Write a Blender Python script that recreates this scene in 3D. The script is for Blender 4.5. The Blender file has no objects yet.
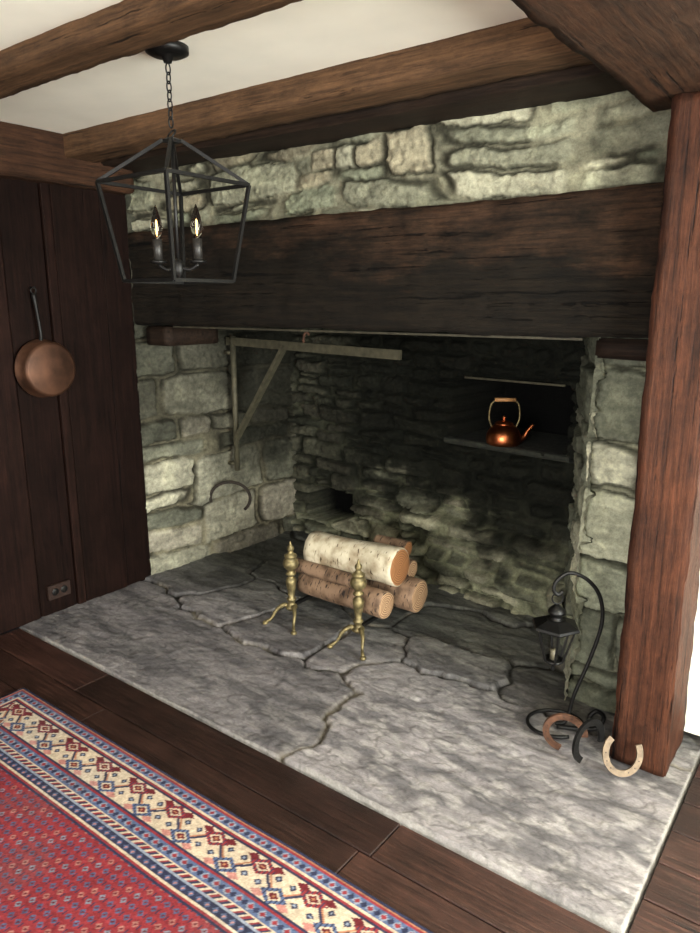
import bpy, bmesh, math, random
import numpy as np
from mathutils import Vector, Matrix, noise as mnoise

scene = bpy.context.scene
def C(r,g,b):
    f=lambda c:(c/255/12.92) if c/255<=0.04045 else ((c/255+0.055)/1.055)**2.4
    return (f(r),f(g),f(b))
FH=Vector((-0.6,0.8,0)); RT=Vector((0.8,0.6,0)); UP=Vector((0,0,1))

# ---------------------------------------------------------------- noise
_t={}
def vnoise(x,y,seed=0):
    if seed not in _t:
        _t[seed]=np.random.RandomState(seed+7).rand(256,256)
    T=_t[seed]
    xi=np.floor(x).astype(int); yi=np.floor(y).astype(int)
    fx=x-xi; fy=y-yi
    fx=fx*fx*(3-2*fx); fy=fy*fy*(3-2*fy)
    a=T[yi&255,xi&255]; b=T[yi&255,(xi+1)&255]; c=T[(yi+1)&255,xi&255]; d=T[(yi+1)&255,(xi+1)&255]
    return (a*(1-fx)+b*fx)*(1-fy)+(c*(1-fx)+d*fx)*fy
def fbm(x,y,seed=0,o=4):
    s=0;a=.5;n=0
    for i in range(o):
        s=s+a*vnoise(x*2**i,y*2**i,seed+i);n+=a;a*=.55
    return s/n
def sstep(a,b,x):
    t=np.clip((x-a)/(b-a),0,1); return t*t*(3-2*t)

# ---------------------------------------------------------------- materials
def newmat(name):
    m=bpy.data.materials.new(name); m.use_nodes=True
    nt=m.node_tree; return m,nt,nt.nodes,nt.links,nt.nodes['Principled BSDF']
def simple(name,col,rough=.5,metal=0.,nscale=20,var=.25,bump=.1,emis=None):
    m,nt,N,L,B=newmat(name)
    tc=N.new('ShaderNodeTexCoord'); no=N.new('ShaderNodeTexNoise')
    no.inputs['Scale'].default_value=nscale; no.inputs['Detail'].default_value=6
    L.new(tc.outputs['Object'],no.inputs['Vector'])
    r=N.new('ShaderNodeValToRGB')
    r.color_ramp.elements[0].position=.3; r.color_ramp.elements[1].position=.7
    r.color_ramp.elements[0].color=(*[c*(1-var) for c in col],1)
    r.color_ramp.elements[1].color=(*[min(1,c*(1+var)) for c in col],1)
    L.new(no.outputs['Fac'],r.inputs['Fac']); L.new(r.outputs['Color'],B.inputs['Base Color'])
    B.inputs['Roughness'].default_value=rough; B.inputs['Metallic'].default_value=metal
    if bump:
        b=N.new('ShaderNodeBump'); b.inputs['Strength'].default_value=bump; b.inputs['Distance'].default_value=.01
        L.new(no.outputs['Fac'],b.inputs['Height']); L.new(b.outputs['Normal'],B.inputs['Normal'])
    if emis:
        B.inputs['Emission Color'].default_value=(*emis[0],1); B.inputs['Emission Strength'].default_value=emis[1]
    return m
def attrmat(name,rough=.85,nscale=30,var=(.6,1.35),bump=.6,dist=.008,stretch=(1,1,1),spec=.3,fine=140,nr=.7,detail=9):
    m,nt,N,L,B=newmat(name)
    at=N.new('ShaderNodeVertexColor'); at.layer_name='Col'
    tc=N.new('ShaderNodeTexCoord'); mp=N.new('ShaderNodeMapping'); mp.inputs['Scale'].default_value=stretch
    L.new(tc.outputs['Object'],mp.inputs['Vector'])
    no=N.new('ShaderNodeTexNoise'); no.inputs['Scale'].default_value=nscale; no.inputs['Detail'].default_value=detail; no.inputs['Roughness'].default_value=nr
    n2=N.new('ShaderNodeTexNoise'); n2.inputs['Scale'].default_value=fine; n2.inputs['Detail'].default_value=4
    L.new(mp.outputs['Vector'],no.inputs['Vector']); L.new(mp.outputs['Vector'],n2.inputs['Vector'])
    mr=N.new('ShaderNodeMapRange'); mr.inputs['From Min'].default_value=.33; mr.inputs['From Max'].default_value=.67
    mr.inputs['To Min'].default_value=var[0]; mr.inputs['To Max'].default_value=var[1]
    L.new(no.outputs['Fac'],mr.inputs['Value'])
    vm=N.new('ShaderNodeVectorMath'); vm.operation='SCALE'
    L.new(at.outputs['Color'],vm.inputs[0]); L.new(mr.outputs['Result'],vm.inputs['Scale'])
    L.new(vm.outputs['Vector'],B.inputs['Base Color'])
    ad=N.new('ShaderNodeMath'); ad.operation='MULTIPLY_ADD'; ad.inputs[1].default_value=.35
    L.new(n2.outputs['Fac'],ad.inputs[0]); L.new(no.outputs['Fac'],ad.inputs[2])
    b=N.new('ShaderNodeBump'); b.inputs['Strength'].default_value=bump; b.inputs['Distance'].default_value=dist
    L.new(ad.outputs[0],b.inputs['Height']); L.new(b.outputs['Normal'],B.inputs['Normal'])
    B.inputs['Roughness'].default_value=rough; B.inputs['Specular IOR Level'].default_value=spec
    return m
def woodmat(name,dark,light,axis=0,rough=.6,bump=.5,soot=None,attr=False,spec=.3,sootz=None,bigv=(.65,1.3),crack=.34):
    m,nt,N,L,B=newmat(name)
    tc=N.new('ShaderNodeTexCoord')
    def mapn(along,across,scale,detail,dist=0,rg=.72):
        mp=N.new('ShaderNodeMapping'); s=[across]*3; s[axis]=along; mp.inputs['Scale'].default_value=s
        L.new(tc.outputs['Object'],mp.inputs['Vector'])
        no=N.new('ShaderNodeTexNoise'); no.inputs['Scale'].default_value=scale; no.inputs['Detail'].default_value=detail
        no.inputs['Roughness'].default_value=rg; no.inputs['Distortion'].default_value=dist
        L.new(mp.outputs['Vector'],no.inputs['Vector']); return no
    g=mapn(1.3,34,2.2,12,.25,.78)
    r=N.new('ShaderNodeValToRGB'); r.color_ramp.elements[0].position=.36; r.color_ramp.elements[1].position=.64
    r.color_ramp.elements[0].color=(*dark,1); r.color_ramp.elements[1].color=(*light,1)
    L.new(g.outputs['Fac'],r.inputs['Fac'])
    big=mapn(1,1.4,5.0,12,0,.8)
    mr=N.new('ShaderNodeMapRange'); mr.inputs['From Min'].default_value=.35; mr.inputs['From Max'].default_value=.65
    mr.inputs['To Min'].default_value=bigv[0]; mr.inputs['To Max'].default_value=bigv[1]
    L.new(big.outputs['Fac'],mr.inputs['Value'])
    vm=N.new('ShaderNodeVectorMath'); vm.operation='SCALE'; L.new(r.outputs['Color'],vm.inputs[0]); L.new(mr.outputs['Result'],vm.inputs['Scale'])
    col=vm.outputs['Vector']
    if attr:
        at=N.new('ShaderNodeVertexColor'); at.layer_name='Col'
        v2=N.new('ShaderNodeVectorMath'); v2.operation='MULTIPLY'; L.new(col,v2.inputs[0]); L.new(at.outputs['Color'],v2.inputs[1]); col=v2.outputs['Vector']
    out=col
    if soot:
        sn=mapn(.9,2.6,1.8,9,0,.75)
        sp=N.new('ShaderNodeSeparateXYZ'); L.new(tc.outputs['Object'],sp.inputs[0])
        zr=N.new('ShaderNodeMapRange'); zr.inputs['From Min'].default_value=sootz[0]; zr.inputs['From Max'].default_value=sootz[1]
        zr.inputs['To Min'].default_value=1.25; zr.inputs['To Max'].default_value=.15; zr.clamp=True
        L.new(sp.outputs['Z'],zr.inputs['Value'])
        xr=N.new('ShaderNodeMapRange'); xr.inputs['From Min'].default_value=-3.3; xr.inputs['From Max'].default_value=-.6
        xr.inputs['To Min'].default_value=.45; xr.inputs['To Max'].default_value=-.1
        L.new(sp.outputs['X'],xr.inputs['Value'])
        s1=N.new('ShaderNodeMath'); s1.operation='ADD'; L.new(zr.outputs[0],s1.inputs[0]); L.new(xr.outputs[0],s1.inputs[1])
        s2=N.new('ShaderNodeMath'); s2.operation='MULTIPLY_ADD'; s2.inputs[1].default_value=3.4; L.new(sn.outputs['Fac'],s2.inputs[0]); L.new(s1.outputs[0],s2.inputs[2])
        s3=N.new('ShaderNodeMapRange'); s3.inputs['From Min'].default_value=1.8; s3.inputs['From Max'].default_value=2.5; L.new(s2.outputs[0],s3.inputs['Value'])
        mx=N.new('ShaderNodeMix'); mx.data_type='RGBA'
        L.new(s3.outputs['Result'],mx.inputs['Factor']); L.new(col,mx.inputs['A'])
        v5=N.new('ShaderNodeVectorMath'); v5.operation='MULTIPLY'; L.new(col,v5.inputs[0]); v5.inputs[1].default_value=soot
        L.new(v5.outputs['Vector'],mx.inputs['B'])
        out=mx.outputs['Result']
    cr=mapn(.7,26,1.5,4,.2)
    c2=N.new('ShaderNodeMapRange'); c2.inputs['From Min'].default_value=crack-.03; c2.inputs['From Max'].default_value=crack+.012
    c2.inputs['To Min'].default_value=.15; c2.inputs['To Max'].default_value=1
    L.new(cr.outputs['Fac'],c2.inputs['Value'])
    v3=N.new('ShaderNodeVectorMath'); v3.operation='SCALE'; L.new(out,v3.inputs[0]); L.new(c2.outputs['Result'],v3.inputs['Scale'])
    L.new(v3.outputs['Vector'],B.inputs['Base Color'])
    ad=N.new('ShaderNodeMath'); ad.operation='MULTIPLY_ADD'; ad.inputs[1].default_value=.8
    L.new(c2.outputs['Result'],ad.inputs[0]); L.new(g.outputs['Fac'],ad.inputs[2])
    ad2=N.new('ShaderNodeMath'); ad2.operation='MULTIPLY_ADD'; ad2.inputs[1].default_value=.5
    L.new(big.outputs['Fac'],ad2.inputs[0]); L.new(ad.outputs[0],ad2.inputs[2])
    b=N.new('ShaderNodeBump'); b.inputs['Strength'].default_value=bump; b.inputs['Distance'].default_value=.01
    L.new(ad2.outputs[0],b.inputs['Height']); L.new(b.outputs['Normal'],B.inputs['Normal'])
    B.inputs['Roughness'].default_value=rough; B.inputs['Specular IOR Level'].default_value=spec
    return m

M_stone=attrmat('rubble_stone',bump=1.,dist=.013,nscale=34,var=(.5,1.42),nr=.82,detail=12,spec=.12)
M_slab=attrmat('hearth_slate',rough=.62,nscale=60,var=(.62,1.36),bump=1.,dist=.008,stretch=(1,1.9,1),spec=.35,fine=200,nr=.82,detail=12)
M_rug=attrmat('wool_rug',rough=.95,nscale=60,var=(.75,1.25),bump=.6,dist=.004,spec=.1,fine=400)
M_plaster=simple('white_plaster',C(240,235,220),.9,0,6,.03,.15)
M_beam=woodmat('hewn_beam_wood',C(54,38,26),C(108,79,54),0,.68,.8,crack=.37,spec=.2)
M_beamY=woodmat('hewn_beam_wood_cross',C(32,21,14),C(74,48,32),1,.68,.8,spec=.15,crack=.37)
M_beamD=woodmat('dark_beam_wood',C(20,14,10),C(46,33,24),0,.68,.6,spec=.15)
M_mantel=woodmat('mantel_wood',C(33,24,17),C(78,55,39),0,.7,1.,soot=(.17,.23,.25),sootz=(1.5,2.03),spec=.15,crack=.385,bigv=(.5,1.4))
M_post=woodmat('post_wood',C(30,16,10),C(84,48,31),2,.62,1.,spec=.15,crack=.385,bigv=(.5,1.4))
M_panel=woodmat('plank_panel_wood',C(13,7,5),C(32,18,14),2,.65,.25,attr=True,spec=.06)
M_floor=woodmat('floor_plank_wood',C(24,14,11),C(68,44,36),0,.42,.6,attr=True,spec=.3,bigv=(.5,1.45))
M_iron=simple('wrought_iron',C(26,25,24),.5,.6,40,.4,.2)
M_blk=simple('black_metal',C(20,19,18),.45,.5,40,.3,.05)
M_rustiron=simple('old_grey_iron',C(78,74,58),.65,.4,30,.35,.3)
M_strap=simple('sooty_iron_strap',C(58,54,42),.65,.4,30,.35,.3)
M_rust=simple('rusty_iron',C(82,54,38),.75,.3,50,.45,.4)
M_rustd=simple('dark_rusty_iron',C(40,32,25),.8,.3,50,.4,.4)
M_pale=simple('weathered_pale_iron',C(106,90,72),.65,.3,50,.35,.4)
M_brass=simple('aged_brass',C(116,104,72),.5,.7,40,.5,.2)
M_copper=simple('copper',C(190,110,70),.3,1.,12,.25,.04)
M_oldcop=simple('tarnished_copper',C(78,52,38),.5,.7,10,.55,.08)
M_grip=simple('light_wood_grip',C(190,140,90),.5,0,30,.2,.05)
M_candle=simple('candle_sleeve_black',C(30,27,24),.5,0,20,.2,0)
M_backing=simple('dark_backing',C(16,15,13),.95,0,8,.4,.5)
M_dark=simple('dark_trim_wood',C(40,24,18),.5,0,12,.3,.1)
M_out=simple('outlet_plastic',C(40,26,20),.4,0,12,.1,0)
M_glassm,_,_,_,_B=newmat('clear_glass')
_B.inputs['Transmission Weight'].default_value=1; _B.inputs['Roughness'].default_value=.03; _B.inputs['IOR'].default_value=1.25
_B.inputs['Base Color'].default_value=(.95,.93,.85,1)
M_fil=simple('bulb_filament',C(255,200,120),.4,0,5,0,0,emis=(C(255,200,130),4))

def birch(name,base,dark,thr=.40,bl=.45):
    m,nt,N,L,B=newmat(name)
    tc=N.new('ShaderNodeTexCoord')
    def nz(sc,scale,det):
        mp=N.new('ShaderNodeMapping'); mp.inputs['Scale'].default_value=sc; L.new(tc.outputs['Object'],mp.inputs['Vector'])
        n=N.new('ShaderNodeTexNoise'); n.inputs['Scale'].default_value=scale; n.inputs['Detail'].default_value=det; L.new(mp.outputs['Vector'],n.inputs['Vector']); return n
    a=nz((1,1,4),26,3); b_=nz((1,1,1.2),13,8)
    r=N.new('ShaderNodeValToRGB'); r.color_ramp.elements[0].position=thr-.07; r.color_ramp.elements[1].position=thr
    r.color_ramp.elements[0].color=(*dark,1); r.color_ramp.elements[1].color=(1,1,1,1); L.new(a.outputs['Fac'],r.inputs['Fac'])
    r2=N.new('ShaderNodeValToRGB'); r2.color_ramp.elements[0].position=.35; r2.color_ramp.elements[1].position=.58
    r2.color_ramp.elements[0].color=(base[0]*bl*1.1,base[1]*bl*.95,base[2]*bl*.8,1); r2.color_ramp.elements[1].color=(*base,1); L.new(b_.outputs['Fac'],r2.inputs['Fac'])
    vm=N.new('ShaderNodeVectorMath'); vm.operation='MULTIPLY'; L.new(r.outputs['Color'],vm.inputs[0]); L.new(r2.outputs['Color'],vm.inputs[1])
    L.new(vm.outputs['Vector'],B.inputs['Base Color']); B.inputs['Roughness'].default_value=.75
    bp=N.new('ShaderNodeBump'); bp.inputs['Strength'].default_value=.6; bp.inputs['Distance'].default_value=.01
    L.new(b_.outputs['Fac'],bp.inputs['Height']); L.new(bp.outputs['Normal'],B.inputs['Normal'])
    return m
M_birch=birch('birch_bark',C(196,186,162),C(110,90,70),.37)
M_bark=birch('brown_bark',C(132,106,84),C(70,50,40),.42,.3)
def endgrain(name,c1,c2):
    m,nt,N,L,B=newmat(name)
    tc=N.new('ShaderNodeTexCoord'); w=N.new('ShaderNodeTexWave'); w.wave_type='RINGS'; w.rings_direction='Z'
    w.inputs['Scale'].default_value=28; w.inputs['Distortion'].default_value=3; w.inputs['Detail'].default_value=3
    L.new(tc.outputs['Object'],w.inputs['Vector'])
    r=N.new('ShaderNodeValToRGB'); r.color_ramp.elements[0].color=(*c1,1); r.color_ramp.elements[1].color=(*c2,1)
    L.new(w.outputs['Fac'],r.inputs['Fac']); L.new(r.outputs['Color'],B.inputs['Base Color']); B.inputs['Roughness'].default_value=.8
    return m
M_end=endgrain('cut_log_end',C(118,74,42),C(160,110,66))
M_end2=endgrain('cut_log_end_pale',C(118,86,60),C(186,152,116))

# ---------------------------------------------------------------- mesh helpers
def finish(o,parent):
    scene.collection.objects.link(o)
    if parent is not None:
        o.parent=parent; o.matrix_parent_inverse=Matrix.Translation(parent.location).inverted()
    return o
def empty(name,loc):
    e=bpy.data.objects.new(name,None); e.location=loc; e.empty_display_size=.05
    scene.collection.objects.link(e); return e
def mk(name,verts,faces,mats,parent=None,smooth=True,mi=None,M=None):
    me=bpy.data.meshes.new(name)
    me.from_pydata([tuple(v) for v in verts],[],faces)
    if not isinstance(mats,(list,tuple)): mats=[mats]
    for m in mats: me.materials.append(m)
    if smooth: me.polygons.foreach_set('use_smooth',[True]*len(me.polygons))
    if mi: me.polygons.foreach_set('material_index',mi)
    me.update()
    o=bpy.data.objects.new(name,me)
    if M is not None: o.matrix_world=M
    return finish(o,parent)
def box(name,lo,hi,mat,parent=None,bevel=0.):
    bm=bmesh.new(); bmesh.ops.create_cube(bm,size=1)
    for v in bm.verts:
        v.co=Vector([lo[i]+(v.co[i]+.5)*(hi[i]-lo[i]) for i in range(3)])
    if bevel: bmesh.ops.bevel(bm,geom=bm.edges[:],offset=bevel,segments=2,affect='EDGES')
    me=bpy.data.meshes.new(name); bm.to_mesh(me); bm.free(); me.materials.append(mat)
    return finish(bpy.data.objects.new(name,me),parent)
def beam(name,lo,hi,mat,res=.03,amp=.008,bevel=.008,seed=0):
    bm=bmesh.new(); bmesh.ops.create_cube(bm,size=1)
    for v in bm.verts:
        v.co=Vector([lo[i]+(v.co[i]+.5)*(hi[i]-lo[i]) for i in range(3)])
    bmesh.ops.bevel(bm,geom=bm.edges[:],offset=bevel,segments=2,affect='EDGES')
    for ax in range(3):
        n=int((hi[ax]-lo[ax])/res)
        nor=[0,0,0]; nor[ax]=1
        for k in range(1,n):
            co=[0,0,0]; co[ax]=lo[ax]+(hi[ax]-lo[ax])*k/n
            bmesh.ops.bisect_plane(bm,geom=bm.verts[:]+bm.edges[:]+bm.faces[:],plane_co=co,plane_no=nor)
    for v in bm.verts:
        p=v.co
        v.co=p+mnoise.noise_vector(p*1.5+Vector((seed*7.3,0,0)))*amp*.6+mnoise.noise_vector(p*7+Vector((seed,3,0)))*amp*.4+mnoise.noise_vector(p*22+Vector((seed,3,0)))*amp*.35
    for f in bm.faces: f.smooth=True
    me=bpy.data.meshes.new(name); bm.to_mesh(me); bm.free(); me.materials.append(mat)
    return finish(bpy.data.objects.new(name,me),None)
def crom(pts,k):
    P=[Vector(p) for p in pts]; P=[2*P[0]-P[1]]+P+[2*P[-1]-P[-2]]
    out=[]
    for i in range(1,len(P)-2):
        a,b,c,d=P[i-1:i+3]
        for j in range(k):
            t=j/k
            out.append(.5*((2*b)+(c-a)*t+(2*a-5*b+4*c-d)*t*t+(3*b-a-3*c+d)*t**3))
    out.append(P[-2]); return out
def sweep(name,pts,rad,mat,parent=None,n=10,k=0,closed=False,sec=None,normal=None,smooth=True):
    npt=len(pts)
    if k:
        pp=crom(pts,k)
        if isinstance(rad,(list,tuple)):
            rad=[rad[min(i//k,npt-1)]*(1-(i%k)/k)+rad[min(i//k+1,npt-1)]*((i%k)/k) for i in range(len(pp))]
        pts=pp
    pts=[Vector(p) for p in pts]; m=len(pts)
    if not isinstance(rad,(list,tuple)): rad=[rad]*m
    if sec is None: sec=[(math.cos(2*math.pi*i/n+math.pi/4),math.sin(2*math.pi*i/n+math.pi/4)) for i in range(n)]
    n=len(sec); verts=[];s=None
    for i in range(m):
        if closed: t=(pts[(i+1)%m]-pts[i-1]).normalized()
        else: t=(pts[min(i+1,m-1)]-pts[max(i-1,0)]).normalized()
        if normal is not None:
            b=Vector(normal); s=t.cross(b).normalized(); b=s.cross(t)*1.0; b=-b if b.dot(Vector(normal))<0 else b
        else:
            if s is None:
                ref=Vector((0,0,1)) if abs(t.z)<.9 else Vector((1,0,0)); s=t.cross(ref).normalized()
            s=(s-t*s.dot(t)).normalized(); b=t.cross(s)
        for a,c in sec: verts.append(pts[i]+(s*a+b*c)*rad[i])
    faces=[]
    for i in range(m if closed else m-1):
        j=(i+1)%m
        for q in range(n):
            faces.append((i*n+q,i*n+(q+1)%n,j*n+(q+1)%n,j*n+q))
    if not closed: faces+= [tuple(range(n))[::-1],tuple((m-1)*n+q for q in range(n))]
    return mk(name,verts,faces,mat,parent,smooth)
def bar(name,a,b,r,mat,parent=None,n=4):
    return sweep(name,[a,b],r,mat,parent,n=n,smooth=(n>4))
def lathe(name,prof,mat,loc=(0,0,0),parent=None,seg=28,rot=None,smooth=True,off=0):
    R=Matrix.Translation(Vector(loc))@(rot.to_4x4() if rot else Matrix())
    verts=[];faces=[];m=len(prof)
    for r,z in prof:
        for q in range(seg):
            a=2*math.pi*q/seg+off; verts.append(R@Vector((r*math.cos(a),r*math.sin(a),z)))
    for i in range(m-1):
        for q in range(seg): faces.append((i*seg+q,i*seg+(q+1)%seg,(i+1)*seg+(q+1)%seg,(i+1)*seg+q))
    faces.append(tuple(range(seg))[::-1]); faces.append(tuple((m-1)*seg+q for q in range(seg)))
    return mk(name,verts,faces,mat,parent,smooth)
def gridmesh(name,P,col,mat,parent=None):
    ny,nx=P.shape[:2]
    idx=np.arange(ny*nx).reshape(ny,nx)
    f=np.stack([idx[:-1,:-1],idx[:-1,1:],idx[1:,1:],idx[1:,:-1]],-1).reshape(-1,4)
    me=bpy.data.meshes.new(name); me.from_pydata(P.reshape(-1,3).tolist(),[],f.tolist())
    ca=me.color_attributes.new('Col','FLOAT_COLOR','POINT')
    c=np.ones((ny*nx,4),dtype=np.float32); c[:,:3]=col.reshape(-1,3); ca.data.foreach_set('color',c.ravel())
    me.polygons.foreach_set('use_smooth',[True]*len(me.polygons))
    me.materials.append(mat); me.update()
    return finish(bpy.data.objects.new(name,me),parent)

def stonewall(name,A,Bp,z0,h,N,seed,res=.007,ch=(.08,.17),sw=(.14,.42),relief=.03,pal=None,mortar=None,colfn=None,niches=(),warp=.03,jit=.35,pn=5.,mw=.014,dk=.8,fz=1.,prof=None):
    rng=random.Random(seed)
    A=np.array([A[0],A[1],z0],float); Bv=np.array([Bp[0],Bp[1],z0],float)
    w=np.linalg.norm(Bv-A); U=(Bv-A)/w; V=np.array([0,0,1.]); N=np.array([*N,0],float); N/=np.linalg.norm(N)
    nx=int(w/res)+1; ny=int(h/res)+1
    u,v=np.meshgrid(np.linspace(0,w,nx),np.linspace(0,h,ny))
    su=u+warp*2*(fbm(u*3,v*3,seed+1,3)-.5)+.022*(fbm(u*20,v*20,seed+2,4)-.5)
    sv=v+warp*2*(fbm(u*2.2,v*3,seed+3,3)-.5)+.022*(fbm(u*20,v*20,seed+4,4)-.5)
    F1=np.full(u.shape,99.); F2=F1.copy(); who=np.zeros(u.shape,int)
    st=[]
    vv=-.05-rng.random()*.05
    while vv<h+.1:
        hh=rng.uniform(*ch); uu=-rng.random()*.3
        while uu<w+.1:
            ww=rng.uniform(*sw); rects=[(uu,uu+ww,vv,vv+hh)]
            if hh>ch[0]*1.25 and rng.random()<jit:
                s=rng.uniform(.35,.65); rects=[(uu,uu+ww,vv,vv+hh*s),(uu,uu+ww,vv+hh*s,vv+hh)]
                if rng.random()<.5:
                    m_=uu+ww*rng.uniform(.35,.65); rects=[rects[0],(uu,m_,vv+hh*s,vv+hh),(m_,uu+ww,vv+hh*s,vv+hh)]
            st+=rects; uu+=ww
        vv+=hh
    S=[]
    for i,(a,b,c,d) in enumerate(st):
        ax=(b-a)/2*rng.uniform(.9,1.1); ay=(d-c)/2*rng.uniform(.88,1.12); cx=(a+b)/2; cy=(c+d)/2+rng.uniform(-.12,.12)*ay; sh=rng.uniform(-.08,.08)
        S.append((cx,cy,ax,ay,sh))
        du=su-cx; dv=sv-cy-sh*du
        msk=(np.abs(du)<ax*3+.1)&(np.abs(dv)<ay*3+.1)
        if not msk.any(): continue
        dd=((np.abs(du[msk])/ax)**pn+(np.abs(dv[msk])/ay)**pn)**(1/pn)
        f1=F1[msk]; f2=F2[msk]; wo=who[msk]
        less=dd<f1
        f2=np.where(less,f1,np.minimum(f2,dd)); f1=np.where(less,dd,f1); wo=np.where(less,i,wo)
        F1[msk]=f1; F2[msk]=f2; who[msk]=wo
    n=len(st)
    rl=np.array([relief*rng.uniform(.35,1.25) for _ in range(n)]); txx=np.array([rng.uniform(-.10,.10) for _ in range(n)])*fz; tyy=np.array([rng.uniform(-.16,.18) for _ in range(n)])*fz
    tint=np.array([np.array(rng.choice(pal))*rng.uniform(.55,1.25) for _ in range(n)])
    S=np.array(S); ay=np.minimum(S[:,2],S[:,3])[who]
    e=(F2-F1)*ay*.5
    mwn=mw*(.2+1.6*sstep(.35,.7,fbm(u*5,v*5,seed+7,3)))
    k=sstep(mwn*.3,mwn*.3+.009,e)
    H=k*(rl[who]+txx[who]*(su-S[who,0])+tyy[who]*(sv-S[who,1])+.005*fz*sstep(.01,.03,e))
    mort=np.array(mortar)*np.ones(u.shape+(1,))
    col=mort*(1-k)[...,None]+tint[who]*k[...,None]
    fac=np.round(fbm(u*5+who*3.3,v*12+who*1.7,seed+23,3)*9)/9-.5
    H+=fz*(.022*(fbm(u*7,v*16,seed+9,4)-.5)+.016*(fbm(u*40,v*60,seed+11,4)-.5)*(.4+k)+.03*fac*k)
    col*= (.6+.8*fbm(u*9,v*14,seed+15,5))[...,None]*(.7+.6*fbm(u*10,v*50,seed+17,4))[...,None]
    lich=sstep(.56,.7,fbm(u*11,v*11,seed+27,5)); col=col*(1+.3*lich[...,None]*np.array([1.,1.02,.92]))
    crev=np.clip((1-sstep(.0,.010,np.abs(e-mwn*.3-.001))),0,1)*sstep(.34,.5,fbm(u*5,v*5,seed+19,3)); col*=(1-dk*crev)[...,None]; H-=.012*crev  # cracks cut into the relief, with crevice shade also put into the colour
    if colfn is not None: col=colfn(u,v,col)
    if prof is not None: H=H+prof(u,v)
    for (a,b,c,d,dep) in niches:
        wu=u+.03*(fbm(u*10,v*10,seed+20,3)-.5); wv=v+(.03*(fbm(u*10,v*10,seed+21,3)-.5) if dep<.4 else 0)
        msk=(wu>a)&(wu<b)&(wv>c)&(wv<d); H[msk]=-dep; col[msk]=np.array(C(7,7,6))  # recess shade put into the colour: niche faces near black
    P=A+u[...,None]*U+v[...,None]*V+H[...,None]*N
    if np.dot(np.cross(U,V),N)<0: P=P[:,::-1]; col=col[:,::-1]
    return gridmesh(name,P,np.clip(col,0,1),M_stone)

# ---------------------------------------------------------------- ROOM SHELL
box('ceiling',(-3.6,-2.7,2.37),(2.2,2.75,2.45),M_plaster)
def planks(name,rects,z0,z1,mat,axis_w,bevel=.003,seed=3,normal_axis=2,tint=(.7,1.3)):
    rng=random.Random(seed); verts=[];faces=[];cols=[]
    for (lo,hi) in rects:
        t=rng.uniform(*tint); dz=rng.uniform(-.0012,.0012)
        bm=bmesh.new(); bmesh.ops.create_cube(bm,size=1)
        l=list(lo);h_=list(hi)
        for v in bm.verts: v.co=Vector([l[i]+(v.co[i]+.5)*(h_[i]-l[i]) for i in range(3)])
        bmesh.ops.bevel(bm,geom=bm.edges[:],offset=bevel,segments=1,affect='EDGES')
        base=len(verts); bm.verts.index_update()
        for v in bm.verts:
            c=v.co.copy(); c[normal_axis]+=dz; verts.append(c); cols.append((t,t*rng.uniform(.97,1.03),t,1))
        for f in bm.faces: faces.append(tuple(base+v.index for v in f.verts))
        bm.free()
    o=mk(name,verts,faces,mat,None,False)
    ca=o.data.color_attributes.new('Col','FLOAT_COLOR','POINT')
    ca.data.foreach_set('color',np.array(cols,dtype=np.float32).ravel())
    return o
rng=random.Random(11)
rects=[]; y=1.625
widths=[.17,.145,.16]
i=0
def row(y0,y1,x0,x1):
    x=x0-rng.random()*1.0
    while x<x1:
        L=rng.uniform(.7,1.6); a=max(x,x0); b=min(x+L,x1)
        if b-a>.02: rects.append(((a+.0015,y0+.002,-.03),(b-.0015,y1-.002,0)))
        x+=L
while y>-2.6:
    w=widths[i] if i<3 else rng.uniform(.13,.2); row(y-w,y,-3.3,2.0); y-=w;i+=1
y=1.625
while y<2.6:
    w=.16; row(y,min(y+w,2.62),-.33,2.0); y+=w
planks('floor',rects,0,0,M_floor,1,seed=5,tint=(.55,1.35))
box('floor_subfloor',(-3.6,-2.7,-.14),(2.2,4.3,-.035),M_dark)
rects=[]; y=2.45; ws=[.17,.27,.05,.21,.30,.24]
i=0
while y>-2.6:
    w=ws[i] if i<len(ws) else rng.uniform(.2,.3)
    pr=.006*((i*7)%3)
    rects.append(((-3.40,y-w+.002,0),(-3.315+pr,y-.002,2.37))); y-=w;i+=1
planks('wall_left',rects,0,0,M_panel,1,seed=8,normal_axis=0,tint=(.6,1.4),bevel=.005)
box('wall_left_backing',(-3.6,-2.7,0),(-3.39,4.3,2.45),M_dark)  # unseen box behind the planks, added to stop light leaking in
box('light_block_back',(-3.6,4.08,0),(0,4.3,2.45),M_backing)  # unseen box behind the firebox, added against light leaks
box('light_block_side',(-.62,2.78,.04),(-.3,4.08,2.45),M_backing)  # unseen side box, added to keep outside light out of the firebox
box('light_block_throat',(-3.45,2.9,2.25),(-.5,4.08,2.4),M_backing)  # unseen lid added over the throat so the firebox stays dark
box('wall_back',(-.50,2.64,.03),(2.2,2.76,2.37),M_plaster)
box('baseboard_back',(-.335,2.615,0.0),(2.0,2.64,.14),M_dark,bevel=.004)
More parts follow.
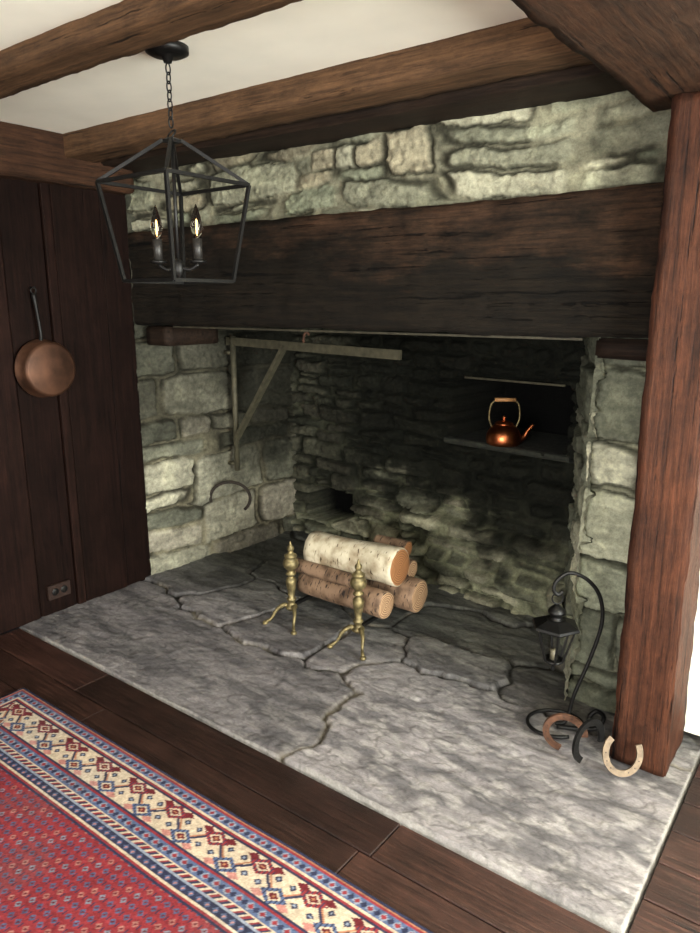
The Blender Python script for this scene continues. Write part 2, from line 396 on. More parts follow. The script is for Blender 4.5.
def wallwin(name,axis,pos,th,a0,a1,w0,w1,s0,s1,zmax,mat,n):
    def bx(nm,p0,p1,z0,z1,m=mat,par=None,t=th,pp=pos):
        if axis=='x': return box(nm,(pp,p0,z0),(pp+t,p1,z1),m,par)
        return box(nm,(p0,pp,z0),(p1,pp+t,z1),m,par)
    e=empty(name,(pos,0,0) if axis=='x' else (0,pos,0))
    bx('pier_a',a0,w0,0,zmax,par=e); bx('pier_b',w1,a1,0,zmax,par=e); bx('below',w0,w1,0,s0,par=e); bx('above',w0,w1,s1,zmax,par=e)
    f=empty('window_%d'%n,(pos,0,0) if axis=='x' else (0,pos,0))
    for nm,a,b,c,d in [('jamb_1',w0,w0+.05,s0,s1),('jamb_2',w1-.05,w1,s0,s1),('sill',w0,w1,s0,s0+.05),('head',w0,w1,s1-.05,s1),('mullion',(w0+w1)/2-.015,(w0+w1)/2+.015,s0,s1),('muntin',w0,w1,(s0+s1)/2-.015,(s0+s1)/2+.015)]:
        bx(nm,a,b,c,d,M_plaster,f,.05,pos+th/2-.025)
wallwin('wall_right','x',2.0,.15,-2.7,2.76,.0,2.0,.5,2.1,2.37,M_plaster,1)
wallwin('wall_front','y',-2.7,.15,-3.6,2.2,-1.2,1.4,.6,2.1,2.37,M_plaster,2)

# ---------------------------------------------------------------- HEARTH
x0,x1,y0,y1=-3.33,-.335,1.632,3.72
res=.0062
nx=int((x1-x0)/res); ny=int((y1-y0)/res)
X,Y=np.meshgrid(np.linspace(x0,x1,nx),np.linspace(y0,y1,ny))
seeds=[]
for x in np.arange(-3.25,-1.75,.2):
    for yy in (1.7,1.9): seeds.append((x,yy,0))
for x,yy in [(-3.2,2.17),(-3.0,2.15),(-2.8,2.12),(-2.6,2.1),(-2.4,2.08),(-2.2,2.08),(-2.0,2.08),(-1.83,2.05)]: seeds.append((x,yy,0))
for x in (-1.37,-1.15,-.95,-.75,-.55,-.35):
    for yy in (1.7,1.9,2.1,2.3): seeds.append((x,yy,1))
seeds+=[(-1.5,2.33,1),(-1.62,1.85,0),(-1.64,2.0,0),(-1.46,1.85,1),(-1.48,2.0,1),(-1.62,1.7,0),(-1.46,1.7,1)]
seeds+=[(-3.2,2.62,2),(-3.0,2.6,2),(-3.1,2.85,2),(-2.75,2.42,3),(-2.6,2.38,3),(-2.6,2.6,3),(-2.3,2.36,4),(-2.1,2.36,4),(-2.2,2.6,4),
 (-1.85,2.38,5),(-1.75,2.55,5),(-1.45,2.64,6),(-1.25,2.63,6),(-1.0,2.66,7),(-.8,2.64,7),(-.6,2.63,7),(-.4,2.6,7),
 (-1.6,2.95,8),(-1.4,2.9,8),(-1.2,3.0,8),(-2.0,2.95,9),(-2.1,3.1,9),(-2.5,2.95,10),(-2.7,3.0,10),(-3.1,3.2,11),(-2.9,3.3,11),
 (-2.4,3.4,13),(-2.1,3.45,13),(-1.7,3.3,14),(-1.4,3.3,14),(-2.8,3.6,15),(-1.0,3.1,16)]
wx=X+.09*(fbm(X*4,Y*4,31,7)-.5)*2; wy=Y+.08*(fbm(X*4,Y*4,41,7)-.5)*2
ids=sorted(set(s[2] for s in seeds)); D=[]
for k in ids:
    d=np.full(X.shape,9.)
    for s in seeds:
        if s[2]==k: d=np.minimum(d,np.hypot(wx-s[0],wy-s[1]))
    D.append(d)
D=np.array(D); srt=np.sort(D,axis=0); e=(srt[1]-srt[0])/2; who=np.argmin(D,axis=0)
e=e+.006*(fbm(X*40,Y*40,45,2)-.5)
jw=.3+1.3*sstep(.35,.65,fbm(X*2.5,Y*2.5,47,3))
k=sstep(.005*jw,.005*jw+.010,e)
rs=np.random.RandomState(4); hz=rs.uniform(-.008,.010,len(ids)); tn=rs.uniform(.72,1.15,len(ids)); hz[ids.index(0)]=.0; hz[ids.index(1)]=.004; tn[ids.index(0)]=.86; tn[ids.index(1)]=1.16
rough=fbm(X*3,Y*8,61,6)-.5; ter=np.round(fbm(X*1.6+.6*fbm(X*7,Y*7,62,4),Y*4.2,65,6)*18)/18-.5
Z=-.010+k*(hz[who]+.014)+.012*rough*k+.026*ter*k+.009*(fbm(X*30,Y*40,67,4)-.5)
Z=np.where((Y-y0<.005)|(x1-X<.005),-.028,Z)
base=np.array(C(134,128,128)); dk=np.array(C(96,92,93)); lt=np.array(C(178,172,167)); mor=np.array(C(126,118,104))
n1=sstep(.34,.64,fbm(X*5,Y*18,71,7)); n2=sstep(.46,.72,fbm(X*14+Y*5,Y*32,75,6))*(.35+.4*sstep(-2.0,-1.2,X))
col=dk*(1-n1)[...,None]+base*n1[...,None]; col=col*(1-.65*n2)[...,None]+lt*(.65*n2)[...,None]
gy,gx=np.gradient(ter); stepe=np.clip((np.abs(gx)+np.abs(gy))*18,0,1); col*=(1-.35*stepe)[...,None]
col*=tn[who][...,None]*(.74+.5*fbm(X*1.7,Y*1.7,77,4))[...,None]
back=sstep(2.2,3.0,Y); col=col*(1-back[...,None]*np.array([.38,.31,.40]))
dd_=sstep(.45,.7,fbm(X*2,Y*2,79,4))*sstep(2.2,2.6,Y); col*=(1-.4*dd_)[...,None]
kk=sstep(.002,.011,e); ms=sstep(.5,.66,fbm(X*3,Y*3,83,3))*(Y>2.0)
ms=np.maximum(ms,.8*np.exp(-((X+1.56)/.15)**2)*(Y<2.3))
col=(mor*(.08+.95*ms)[...,None])*(1-kk)[...,None]+col*kk[...,None]
wide=(1-sstep(.0,.03,e))*ms*.6; col=col*(1-wide)[...,None]+mor*wide[...,None]
fe=(1-sstep(.002,.012,np.minimum(Y-y0,x1-X)+.02*(fbm(X*6,Y*6,81,4)-.5)))*.6; col=col*(1-fe)[...,None]+np.array(C(162,158,150))*fe[...,None]
# slightly ragged front edge
Yh=Y+(.016*(fbm(X*3.,X*0,85,5)-.5))*(1-sstep(0,.12,Y-y0))
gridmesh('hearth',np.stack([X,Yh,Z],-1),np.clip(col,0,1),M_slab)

# ---------------------------------------------------------------- STONEWORK
palT=[C(156,155,132),C(144,144,122),C(166,163,140),C(128,131,110),C(154,146,122)]
palJ=[C(146,143,125),C(126,125,109),C(164,160,140),C(108,108,94),C(146,140,124)]
stonewall('wall_stone_above_mantel',(-3.34,2.49),(-.5,2.49),1.945,.41,(0,-1),29,res=.006,ch=(.07,.16),sw=(.2,.62),relief=.011,pal=palT,mortar=C(134,131,110),mw=.016,pn=4.5,warp=.05,fz=.6,jit=.5)
def sootL(u,v,c):
    s=.75*sstep(.4,1.1,v+.7*(fbm(u*3,v*3,91)-.5))+.5*sstep(.4,1.0,u)*sstep(.2,.6,v)
    g=np.array(C(34,34,27)); s=np.clip(s,0,.9)
    return c*(1-s)[...,None]+g*s[...,None]*.8
stonewall('wall_fireplace_left',(-3.34,2.44),(-3.23,3.72),0,2.25,(1,-.08),37,ch=(.19,.30),sw=(.34,.7),relief=.024,pal=palJ,mortar=C(126,120,100),colfn=sootL,mw=.022,pn=5.5,fz=.8,jit=.25)
def sootB(u,v,c):
    n=fbm(u*2.2,v*2.5,95,5)-.5; n2=fbm(u*7,v*18,97,6)-.5
    s=sstep(.04,.48,v-.10*sstep(.3,1.2,u)+.12*sstep(1.2,1.9,u)+.75*n+.55*n2); s=np.maximum(s,.3)
    blk=sstep(.15,.9,u)*sstep(.25,.65,v)
    s=s*(.87+.115*blk)
    s=np.clip(s,0,.985); g=np.array(C(31,33,27))*(.25+1.3*(n2+.5))[...,None]
    return c*(1-s)[...,None]*1.25*np.array([.99,1.01,.95])+g*s[...,None]*.55
def profB(u,v):
    st=.10*(1-sstep(.40,.46,v+.08*fbm(u*5,v*0,201,3)))*sstep(1.0,1.15,u)+.06*(1-sstep(.20,.25,v+.06*fbm(u*5,v*0,203,3)))*sstep(.75,.9,u)
    return st
stonewall('wall_fireplace_back',(-3.27,3.66),(-1.08,3.40),0,2.25,(-.118,-.993),44,ch=(.06,.14),sw=(.14,.42),relief=.034,pal=palJ,mortar=C(136,136,114),colfn=sootB,mw=.014,pn=5.,prof=profB,
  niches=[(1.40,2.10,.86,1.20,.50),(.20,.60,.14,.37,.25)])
def sootR(u,v,c):
    s=np.clip(.7*sstep(.2,1.0,v)*sstep(.0,.4,u),0,.85); return c*(1-s)[...,None]+np.array(C(44,46,36))*s[...,None]*.8
palR=[C(170,171,148),C(150,153,132),C(184,183,160),C(130,133,115)]
stonewall('wall_fireplace_right',(-.815,2.63),(-1.17,3.47),0,2.25,(-.918,-.397),55,ch=(.16,.28),sw=(.25,.5),relief=.022,pal=palR,mortar=C(130,130,110),colfn=sootR,mw=.018,fz=.85)
stonewall('wall_jamb_right',(-.86,2.685),(-.42,2.66),0,1.50,(0,-1),66,ch=(.16,.30),sw=(.28,.5),relief=.022,pal=palR,mortar=C(136,136,115),mw=.02,pn=5,fz=.85)
nrm=Vector((-.118,-.993,0)); al=Vector((.993,-.118,0)); o0=Vector((-3.27,3.66,0))
def sillpt(u,n,z): return o0+al*u+nrm*n+UP*z
us=[1.36+.76*i/12 for i in range(13)]
prof2=[(-.46,.862),(-.02,.862),(.036,.861),(.050,.855),(.052,.838),(.040,.826),(-.02,.815),(-.46,.815)]
vs=[];fs=[]
for u_ in us:
    for (n_,z_) in prof2:
        j=mnoise.noise(Vector((u_*9,n_*3,z_*20)))*(.012 if n_>0 else 0)
        vs.append(sillpt(u_,n_+j,z_+(0 if n_<.03 else j*.3)))
m8=len(prof2)
for i in range(len(us)-1):
    for q_ in range(m8): fs.append((i*m8+q_,i*m8+(q_+1)%m8,(i+1)*m8+(q_+1)%m8,(i+1)*m8+q_))
fs+=[tuple(range(m8))[::-1],tuple((len(us)-1)*m8+q_ for q_ in range(m8))]
mk('oven_sill_stone',vs,fs,simple('sill_slate',C(38,40,32),.9,0,30,.6,1.),None,False)

# ---------------------------------------------------------------- TIMBERS
beam('mantel_beam',(-3.34,2.44,1.485),(-.575,2.88,1.96),M_mantel,res=.028,amp=.014,bevel=.006,seed=1)
beam('wall_above_mantel_core',(-3.34,2.54,1.96),(-.5,2.9,2.37),M_backing,res=.3,amp=0.001,seed=1)
bar('mantel_iron_strap',(-3.0,2.46,1.476),(-.84,2.46,1.476),.006,M_strap)
beam('wood_block',(-3.27,2.48,1.37),(-3.08,2.85,1.472),M_beamD,res=.04,amp=.006,seed=2)
beam('wood_block.001',(-.84,2.60,1.40),(-.60,2.76,1.472),M_beamD,res=.04,amp=.006,seed=3)
beam('wooden_post',(-.592,2.335,.008),(-.408,2.60,2.18),M_post,res=.028,amp=.011,bevel=.006,seed=4)
beam('ceiling_beam',(-3.28,1.30,2.305),(-.69,1.45,2.40),M_beam,amp=.012,bevel=.005,seed=5)
beam('ceiling_beam.001',(-3.28,2.05,2.27),(-.69,2.22,2.40),M_beam,amp=.012,bevel=.005,seed=6)
beam('ceiling_beam.002',(-3.28,2.25,2.255),(-.69,2.50,2.40),M_beamD,amp=.012,seed=7)
beam('ceiling_cross_beam',(-.69,-2.5,2.185),(-.33,2.66,2.40),M_beamY,amp=.014,bevel=.005,seed=8)
beam('wall_plate_beam',(-3.36,-2.5,2.15),(-3.22,2.44,2.40),M_beamY,amp=.010,seed=9)

# ---------------------------------------------------------------- RUG
rx0,rx1,ry0,ry1=-2.73,.1,-.5,1.335
res=.004; nx=int((rx1-rx0)/res)+1; ny=int((ry1-ry0)/res)+1
X,Y=np.meshgrid(np.linspace(rx0,rx1,nx),np.linspace(ry0,ry1,ny))
ex=np.minimum(X-rx0,rx1-X); ey=np.minimum(Y-ry0,ry1-Y); e=np.minimum(ex,ey); s=np.where(ey<=ex,X,Y)
navy=np.array(C(44,46,68)); blue=np.array(C(76,90,122)); lb=np.array(C(124,132,148)); cream=np.array(C(184,166,142)); red=np.array(C(128,40,46)); dred=np.array(C(96,30,36)); org=np.array(C(160,106,74)); pink=np.array(C(172,114,104))
col=np.zeros(X.shape+(3,)); col[:]=red
def put(m,c): col[m]=c
def fr(x): return x-np.floor(x)
def dia(s,e,P,c,hs,he,off=0): return (np.abs((fr(s/P+off)-.5)*P)/hs+np.abs(e-c)/he)
fx=X/.036; fy=Y/.030; rowi=np.floor(fy); mx=fr(fx+.5*(rowi%2)); my=fr(fy)
cell=(np.floor(fx+.5*(rowi%2))*7+rowi*13)%5
m=(np.abs(mx-.5)*1.1+np.abs(my-.5))<.36; put(m,blue*.8)
m2=m&(cell==1); put(m2,pink*.7); m2=m&(cell==3); put(m2,lb*.7)
put((np.abs(mx-.5)*1.1+np.abs(my-.5))<.16,dred)
put((np.abs(mx-.95)<.08)&(np.abs(my-.5)<.25),navy)
def band(a,b,c): put((e>=a)&(e<b),c)
band(0,.335,red)
band(0,.014,navy); band(.014,.019,org); band(.019,.026,red)
band(.026,.060,blue); B_=(e>=.026)&(e<.06)
put(B_&(dia(s,e,.044,.043,.017,.015)<1),lb); put(B_&(dia(s,e,.044,.043,.010,.009)<1),red); put(B_&(dia(s,e,.044,.043,.010,.012,.5)<1),navy)
band(.060,.065,cream); band(.065,.076,red); band(.076,.082,navy)
band(.082,.200,cream); B_=(e>=.082)&(e<.2)
P=.19; tri=np.abs(fr(s/P)*2-1); vine=.095+.09*tri
put(B_&(np.abs(e-vine)<.006),navy); put(B_&(np.abs(e-vine+.011)<.004),org)
for off,c in ((0.,.112),(.5,.170)):
    main=red if off==0 else blue
    put(B_&(dia(s,e,P,c,.050,.032,off)<1),main); put(B_&(dia(s,e,P,c,.050,.032,off)<1.)&(np.abs(fr(s/.012)-.5)<.14),navy)
    put(B_&(dia(s,e,P,c,.028,.019,off)<1),cream); put(B_&(dia(s,e,P,c,.019,.013,off)<1),dred); put(B_&(dia(s,e,P,c,.007,.005,off)<1),org)
for off,c in ((.25,.187),(.75,.187),(.25,.096),(.75,.096)): put(B_&(dia(s,e,P,c,.024,.014,off)<1),pink if c>.15 else dred)
for off,c in ((.14,.160),(.86,.160),(.36,.118),(.64,.118)): put(B_&(dia(s,e,P,c,.014,.012,off)<1),navy); put(B_&(dia(s,e,P,c,.006,.005,off)<1),lb)
band(.200,.206,navy); band(.206,.214,red)
band(.214,.250,blue); B_=(e>=.214)&(e<.25)
put(B_&(dia(s,e,.044,.232,.017,.015)<1),lb); put(B_&(dia(s,e,.044,.232,.010,.009)<1),red); put(B_&(dia(s,e,.044,.232,.010,.012,.5)<1),navy)
band(.250,.256,cream)
B_=(e>=.256)&(e<.276); q=fr((s+e)/.03); put(B_&(q<.33),cream); put(B_&(q>=.33)&(q<.66),red); put(B_&(q>=.66),navy)
band(.276,.283,lb); band(.283,.312,navy); B_=(e>=.283)&(e<.312); put(B_&(dia(s,e,.032,.2975,.011,.012)<1),blue); put(B_&(dia(s,e,.032,.2975,.005,.006)<1),pink)
band(.312,.318,cream); band(.318,.328,red); band(.328,.335,navy)
col*=(.72+.55*np.random.RandomState(3).rand(*X.shape)*.6+.25*(fbm(X*8,Y*8,99,3)))[...,None]
gr=col.mean(axis=2,keepdims=True); wear=(.08+.15*sstep(.45,.7,fbm(X*5,Y*5,111,4)))[...,None]; col=col*(1-wear)+gr*wear*1.15
Z=.011+.003*(fbm(X*3,Y*3,101,2)-.5)+.0012*np.random.RandomState(5).rand(*X.shape)
bd=np.zeros(X.shape,bool); bd[0]=bd[-1]=True; bd[:,0]=bd[:,-1]=True; Z[bd]=.001
Yw=Y+.008*(fbm(X*2.5,X*0,103,2)-.5)
gridmesh('persian_rug',np.stack([X,Yw,Z],-1),np.clip(col,0,1),M_rug)

# ---------------------------------------------------------------- PENDANT LANTERN
L0=Vector((-1.896,1.588,2.37)); E=empty('pendant_lantern',L0)
def LP(x,y,z): return Vector((L0.x+x,L0.y+y,z))
lathe('canopy',[(.001,2.368),(.066,2.368),(.066,2.350),(.05,2.342),(.018,2.338),(.012,2.322),(.001,2.320)],M_blk,(L0.x,L0.y,0),E)
zc=2.318; i=0
while zc>2.14:
    pts=[]
    for a in range(14):
        t=2*math.pi*a/14; w=.0085*math.cos(t); hgt=.0165*math.sin(t)
        pts.append(LP(w,0,zc-.013+hgt) if i%2 else LP(0,w,zc-.013+hgt))
    sweep('chain_link_%d'%i,pts,.0024,M_blk,E,n=6,closed=True); zc-=.0255;i+=1
pts=[LP(.014*math.cos(t),.014*math.sin(t)*.8,2.118+.014*math.sin(t)) for t in [2*math.pi*a/16 for a in range(16)]]
sweep('top_ring',pts,.003,M_blk,E,n=6,closed=True)
hw,hb=.168,.124; zt,zb,za=1.972,1.668,2.10
T=[LP(a*hw,b*hw,zt) for a,b in ((-1,-1),(1,-1),(1,1),(-1,1))]; Bt=[LP(a*hb,b*hb,zb) for a,b in ((-1,-1),(1,-1),(1,1),(-1,1))]
tp=[LP(a*.02,b*.02,za) for a,b in ((-1,-1),(1,-1),(1,1),(-1,1))]
for i in range(4):
    bar('rim_%d'%i,T[i],T[(i+1)%4],.0075,M_blk,E); bar('base_%d'%i,Bt[i],Bt[(i+1)%4],.0075,M_blk,E)
    bar('side_%d'%i,T[i],Bt[i],.0075,M_blk,E); bar('roof_%d'%i,tp[i],T[i],.0075,M_blk,E)
lathe('roof_cap',[(.001,2.090),(.03,2.092),(.03,2.102),(.012,2.108),(.001,2.112)],M_blk,(L0.x,L0.y,0),E,seg=4,smooth=False,off=math.pi/4)
bar('stem',LP(0,0,2.10),LP(0,0,1.70),.006,M_blk,E,n=8)
lathe('hub',[(.001,1.67),(.008,1.675),(.018,1.70),(.018,1.725),(.007,1.74),(.001,1.741)],M_blk,(L0.x,L0.y,0),E,seg=16)
for sx in (-1,1):
    cx=L0.x+sx*.062; cy=L0.y+sx*.031; n=str(sx+2)
    sweep('arm_'+n,[(L0.x,L0.y,1.715),(L0.x+sx*.035,L0.y+sx*.018,1.705),(cx,cy,1.722)],.006,M_blk,E,n=8,k=5)
    lathe('drip_pan_'+n,[(.001,1.720),(.026,1.726),(.028,1.734),(.015,1.732),(.014,1.74),(.001,1.741)],M_blk,(cx,cy,0),E,seg=20)
    lathe('candle_sleeve_'+n,[(.001,1.735),(.0150,1.735),(.0150,1.802),(.001,1.803)],M_candle,(cx,cy,0),E,seg=16)
    lathe('bulb_'+n,[(.001,1.802),(.010,1.804),(.018,1.824),(.0195,1.842),(.014,1.870),(.005,1.898),(.001,1.908)],M_glassm,(cx,cy,0),E,seg=16)
    lathe('filament_'+n,[(.0006,1.812),(.0025,1.82),(.0025,1.856),(.0006,1.862)],M_fil,(cx,cy,0),E,seg=8)

# ---------------------------------------------------------------- COPPER PAN ON WALL
wx_=-3.30; pc=Vector((wx_,1.875,1.285)); E=empty('copper_saucepan',pc)
rot=Matrix(((0,0,1),(1,0,0),(0,1,0)))
lathe('pan_body',[(.135,0.0),(.142,.004),(.142,.010),(.137,.012),(.133,.075),(.126,.086),(.116,.090),(.001,.090)],M_oldcop,(wx_+.006,pc.y,pc.z),E,seg=48,rot=rot)
sweep('pan_handle',[(wx_+.02,1.875,1.41),(wx_+.03,1.872,1.46),(wx_+.022,1.868,1.56),(wx_+.012,1.865,1.64)],[.011,.008,.008,.012],M_iron,E,n=8,k=6)
sweep('hanging_ring',[Vector((wx_+.014,1.865+.014*math.cos(t),1.655+.014*math.sin(t))) for t in [2*math.pi*a/14 for a in range(14)]],.003,M_iron,E,n=6,closed=True)
bar('nail',(wx_-.02,1.865,1.668),(wx_+.03,1.865,1.672),.003,M_iron,E,n=8)

# ---------------------------------------------------------------- OUTLET
E=empty('electrical_outlet',(-3.30,1.85,.13))
box('cover_plate',(-3.312,1.787,.090),(-3.290,1.913,.168),M_out,E,bevel=.003)
for i,yy in enumerate((1.825,1.875)):
    lathe('socket_%d'%i,[(.019,0),(.019,.003),(.017,.0045),(.001,.0045)],M_blk,(-3.291,yy,.129),E,seg=24,rot=rot)
    for dz in (-.006,.006): box('slot_%d_%d'%(i,dz>0),(-3.2865,yy-.004,.129+dz-.001),(-3.2858,yy+.004,.129+dz+.001),M_out,E)

# ---------------------------------------------------------------- COPPER KETTLE
kx,ky,kz=-1.56,3.44,.863; E=empty('copper_kettle',(kx,ky,kz))
lathe('body',[(.001,0),(.078,0),(.088,.008),(.092,.03),(.088,.06),(.072,.090),(.052,.106),(.048,.110),(.001,.111)],M_copper,(kx,ky,kz),E,seg=40)
lathe('lid',[(.049,.107),(.049,.114),(.037,.123),(.012,.128),(.006,.132),(.011,.138),(.013,.146),(.008,.153),(.001,.155)],M_copper,(kx,ky,kz),E,seg=28)
K=Vector((kx,ky,kz))
sweep('spout',[K+RT*.075+UP*.025,K+RT*.108+UP*.040,K+RT*.128+UP*.075,K+RT*.156+UP*.108],[.022,.016,.011,.009],M_copper,E,n=14,k=6)
for sg in (-1,1):
    sweep('handle_upright_%d'%(sg+1),[K+RT*sg*.062+UP*.090,K+RT*sg*.080+UP*.14,K+RT*sg*.074+UP*.21,K+RT*sg*.050+UP*.238],.005,M_brass,E,n=8,k=5)
bar('handle_grip',K-RT*.055+UP*.239,K+RT*.055+UP*.239,.010,M_grip,E,n=14)
bar('niche_iron_lintel',(-1.80,3.44,1.205),(-1.22,3.375,1.205),.007,M_rustiron)

# ---------------------------------------------------------------- FIREPLACE CRANE
cp=Vector((-3.19,3.06,0)); E=empty('fireplace_crane',cp)
tipc=Vector((-1.89,2.93,1.35)); d=(tipc-Vector((cp.x,cp.y,1.35)))
rect=[(-.5,-1),(.5,-1),(.5,1),(-.5,1)]
bar('upright',cp+UP*.56,cp+UP*1.40,.018,M_rustiron,E,n=8)
sweep('arm',[Vector((cp.x,cp.y,1.37))-d*.04,tipc],.024,M_rustiron,E,sec=rect,normal=(0,0,1),smooth=False)
a=Vector((cp.x,cp.y,.76)); b=Vector((cp.x,cp.y,1.36))+d*.36
sweep('brace',[a,a*.5+b*.5,b],.021,M_rustiron,E,k=3,sec=rect,normal=(0,1,0),smooth=False)
for z in (.60,1.30):
    bar('pintle_%d'%int(z*10),cp+Vector((-.07,0,z)),cp+Vector((.0,0,z)),.014,M_rustiron,E,n=8)
hk=Vector((cp.x,cp.y,1.36))+d*.48
sweep('hook',[hk-UP*.01,hk+UP*.055,hk+UP*.08+RT*.015,hk+UP*.065+RT*.03],.007,M_rust,E,n=8,k=4)
q=Vector((-3.17,2.97,.40))
sweep('iron_pot_hook',[q+RT*(.125*math.cos(t))+UP*(.105*math.sin(t)) for t in [math.radians(a) for a in range(195,-50,-15)]],.010,M_rustd,None,n=10,k=2)

# ---------------------------------------------------------------- ANDIRONS
def andiron(nm,x,y):
    E=empty(nm,(x,y,0))
    prof=[(.001,.072),(.022,.072),(.030,.080),(.032,.088),(.024,.096),(.018,.106),(.016,.116),(.024,.124),(.024,.132),(.016,.140),(.019,.170),(.025,.205),(.028,.225),(.024,.240),(.014,.248),(.014,.256),(.026,.262),(.026,.270),(.015,.278),(.020,.288),(.036,.302),(.041,.320),(.036,.338),(.024,.350),(.032,.356),(.032,.364),(.017,.374),(.012,.384),(.018,.394),(.017,.406),(.008,.416),(.004,.432),(.001,.438)]
    lathe('column',prof,M_brass,(x,y,0.008),E,seg=28)
    for sg in (-1,1):
        o=Vector((x,y,0.006))
        sweep('leg_%d'%(sg+1),[o+Vector((sg*.008,-.003,.085)),o+Vector((sg*.034,-.020,.096)),o+Vector((sg*.060,-.046,.072)),o+Vector((sg*.074,-.070,.032)),o+Vector((sg*.092,-.090,.014))],[.014,.012,.009,.007,.009],M_brass,E,n=12,k=7)
        lathe('foot_%d'%(sg+1),[(.001,-.002),(.012,.0),(.016,.008),(.012,.016),(.001,.020)],M_brass,(x+sg*.096,y-.094,0.006),E,seg=16)
    sweep('billet_bar',[(x,y+.01,.100),(x,y+.08,.100),(x,y+.10,.10),(x,y+.48,.10),(x,y+.51,.09),(x,y+.51,.012)],.011,M_iron,E,n=4,smooth=False)
andiron('andiron',-2.235,2.485)
andiron('andiron.001',-1.815,2.485)

# ---------------------------------------------------------------- LOGS
def log(par,nm,c0,c1,r,bark,end,seed):
    c0=Vector(c0);c1=Vector(c1);d=c1-c0;Ln=d.length
    Mx=Matrix.Translation((c0+c1)/2)@d.to_track_quat('Z','Y').to_matrix().to_4x4()
    seg=36; n=16; verts=[];faces=[];mi=[]
    rings=[(-Ln/2,0.0),(-Ln/2,.55),(-Ln/2,.93)]+[(-Ln/2+.004+(Ln-.008)*i/n,1.) for i in range(n+1)]+[(Ln/2,.93),(Ln/2,.55),(Ln/2,0.0)]
    for z,k in rings:
        for q in range(seg):
            a=2*math.pi*q/seg
            p=Vector((math.cos(a),math.sin(a),z*3))
            rr=r*k*(1+.08*mnoise.noise(p*1.2+Vector((seed,0,0)))+.03*mnoise.noise(p*4+Vector((0,seed,0))))
            verts.append((rr*math.cos(a),rr*math.sin(a),z))
    m=len(rings)
    for i in range(m-1):
        for q in range(seg):
            faces.append((i*seg+q,i*seg+(q+1)%seg,(i+1)*seg+(q+1)%seg,(i+1)*seg+q)); mi.append(1 if i<2 or i>=m-3 else 0)
    o=mk(nm,verts,faces,[bark,end],None,True,mi,None)
    o.matrix_world=Mx
    o.parent=par; o.matrix_parent_inverse=Matrix.Translation(par.location).inverted()
E=empty('firewood_stack',(-2.0,2.75,.11))
log(E,'log_1',(-2.26,2.700,.340),(-1.73,2.710,.352),.094,M_birch,M_end,1)
log(E,'log_2',(-2.27,2.635,.180),(-1.75,2.625,.180),.068,M_bark,M_end2,2)
log(E,'log_3',(-2.32,2.80,.185),(-1.67,2.80,.187),.080,M_bark,M_end2,3)
log(E,'log_4',(-2.30,2.600,.272),(-1.88,2.602,.268),.036,M_bark,M_end2,4)
log(E,'log_5',(-2.32,2.85,.295),(-1.75,2.86,.290),.050,M_bark,M_end2,5)
log(E,'log_6',(-2.28,2.935,.160),(-1.78,2.94,.160),.050,M_bark,M_end2,6)
log(E,'log_7',(-1.98,2.87,.385),(-1.79,2.88,.385),.042,M_bark,M_end,7)

# ---------------------------------------------------------------- LANTERN STAND
def SP(l,z,dd=2.42): return FH*dd+RT*l+UP*z
E=empty('iron_lantern_stand',SP(.82,.03))
sweep('hook_pole',[SP(.79,.022),SP(.83,.034),SP(.856,.150),SP(.905,.30),SP(.936,.44),SP(.921,.543),SP(.871,.61),SP(.804,.638),SP(.760,.61),SP(.748,.575),SP(.765,.553),SP(.782,.566)],.0075,M_iron,E,n=10,k=8)
sweep('base_ring',[SP(.79+.105*math.cos(t),.022,2.42)+FH*(.09*math.sin(t)) for t in [math.radians(a) for a in range(-20,300,16)]],.0075,M_iron,E,n=8,k=2)
sweep('scroll',[SP(.79,.022,2.40),SP(.87,.024,2.38),SP(.935,.035,2.37),SP(.955,.08,2.37),SP(.925,.105,2.37),SP(.900,.08,2.37),SP(.918,.065,2.37)],.0085,M_iron,E,n=8,k=6)
c=SP(.765,-.012); E=empty('hanging_candle_lantern',c+UP*.40)
pts=[c+UP*(.550)+RT*(.02*math.cos(t))+UP*(.022*math.sin(t)) for t in [2*math.pi*a/16 for a in range(16)]]
sweep('ring',pts,.003,M_blk,E,n=6,closed=True)
zo=c.z
def zl(p): return [(r,z+zo) for r,z in p]
lathe('chimney_top',zl([(.001,.528),(.008,.526),(.022,.514),(.032,.502),(.032,.492),(.022,.488),(.022,.470),(.045,.462),(.001,.461)]),M_blk,(c.x,c.y,0),E,seg=18)
lathe('roof',zl([(.001,.470),(.040,.468),(.088,.448),(.092,.440),(.086,.434),(.001,.432)]),M_blk,(c.x,c.y,0),E,seg=6,smooth=False)
for i in range(6):
    a=math.pi/3*i; a2=math.pi/3*(i+1)
    t0=c+Vector((.074*math.cos(a),.074*math.sin(a),.435)); b0=c+Vector((.036*math.cos(a),.036*math.sin(a),.305))
    t1=c+Vector((.074*math.cos(a2),.074*math.sin(a2),.435)); b1=c+Vector((.036*math.cos(a2),.036*math.sin(a2),.305))
    bar('rib_%d'%i,t0,b0,.005,M_blk,E); bar('low_%d'%i,b0,b1,.005,M_blk,E); bar('top_%d'%i,t0,t1,.005,M_blk,E)
lathe('base',zl([(.001,.255),(.005,.258),(.009,.270),(.005,.280),(.018,.290),(.036,.298),(.038,.306),(.001,.307)]),M_blk,(c.x,c.y,0),E,seg=18)
lathe('candle_cup',zl([(.001,.305),(.014,.305),(.014,.345),(.001,.346)]),simple('candle_wax',C(90,84,66),.6),(c.x,c.y,0),E,seg=14)

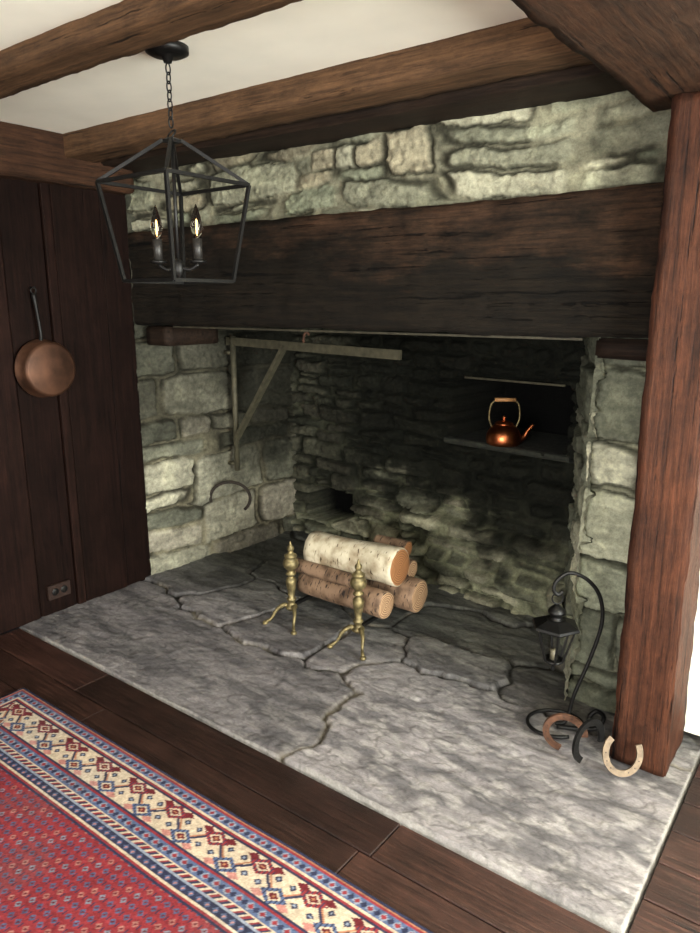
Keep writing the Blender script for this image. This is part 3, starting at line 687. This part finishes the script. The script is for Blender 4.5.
# ---------------------------------------------------------------- HORSESHOES
def horseshoe(nm,loc,up,side,mat,s=1.,n0=-38):
    up=Vector(up).normalized(); side=Vector(side); side=(side-up*side.dot(up)).normalized(); nrm=side.cross(up)
    pts=[]
    for a in range(n0,180-n0+1,8):
        t=math.radians(a)
        pts.append(Vector(loc)+(side*(.060*math.cos(t)*.98)-up*(.060*math.sin(t)*1.12))*s)
    E=empty(nm,loc)
    sweep('shoe',pts,.0105*s,mat,E,sec=[(-1,-.42),(1,-.42),(1,.42),(-1,.42)],normal=tuple(nrm),smooth=False)
    for i in (6,9,12,20,23,26):
        p=pts[i]; lathe('nail_hole_%d'%i,[(.0022,-.0055*s),(.0022,.0055*s),(.0001,.0056*s)],M_blk,p,E,seg=6,rot=nrm.to_track_quat('Z','Y').to_matrix())
horseshoe('horseshoe',(-.532,2.270,.092),(0,.42,.9),RT,M_pale)
horseshoe('horseshoe.001',(-.735,2.275,.086),(.5,.35,-.8),(.75,.3,.4),M_rust,1.1)
horseshoe('horseshoe.002',(-.648,2.265,.094),(.1,.35,-.95),(.35,.9,.3),M_iron,1.15)

# ---------------------------------------------------------------- LIGHT
def area(name,loc,rot,sx,sy,en,col):
    l=bpy.data.lights.new(name,'AREA'); l.shape='RECTANGLE'; l.size=sx; l.size_y=sy; l.energy=en; l.color=col
    o=bpy.data.objects.new(name,l); o.location=loc; o.rotation_euler=rot; scene.collection.objects.link(o)
area('window_daylight',(2.3,1.0,1.3),(0,math.radians(90),0),1.6,2.0,450,(.97,1,.94))
area('window_daylight.001',(.1,-2.95,1.4),(math.radians(90),0,0),2.6,1.5,280,(1,.98,.95))
w=bpy.data.worlds.new('daylight_world'); scene.world=w; w.use_nodes=True
w.node_tree.nodes['Background'].inputs['Color'].default_value=(.75,.85,1,1); w.node_tree.nodes['Background'].inputs['Strength'].default_value=1.0

# ---------------------------------------------------------------- CAMERA
cam=bpy.data.cameras.new('camera'); co=bpy.data.objects.new('camera',cam); scene.collection.objects.link(co)
co.location=(0,0,1.6); co.rotation_euler=(math.radians(90-13.1),0,math.atan2(.6,.8))
cam.sensor_fit='VERTICAL'; cam.sensor_height=36; cam.lens=36*705/933; cam.clip_start=.02
scene.camera=co
scene.view_settings.view_transform='Standard'
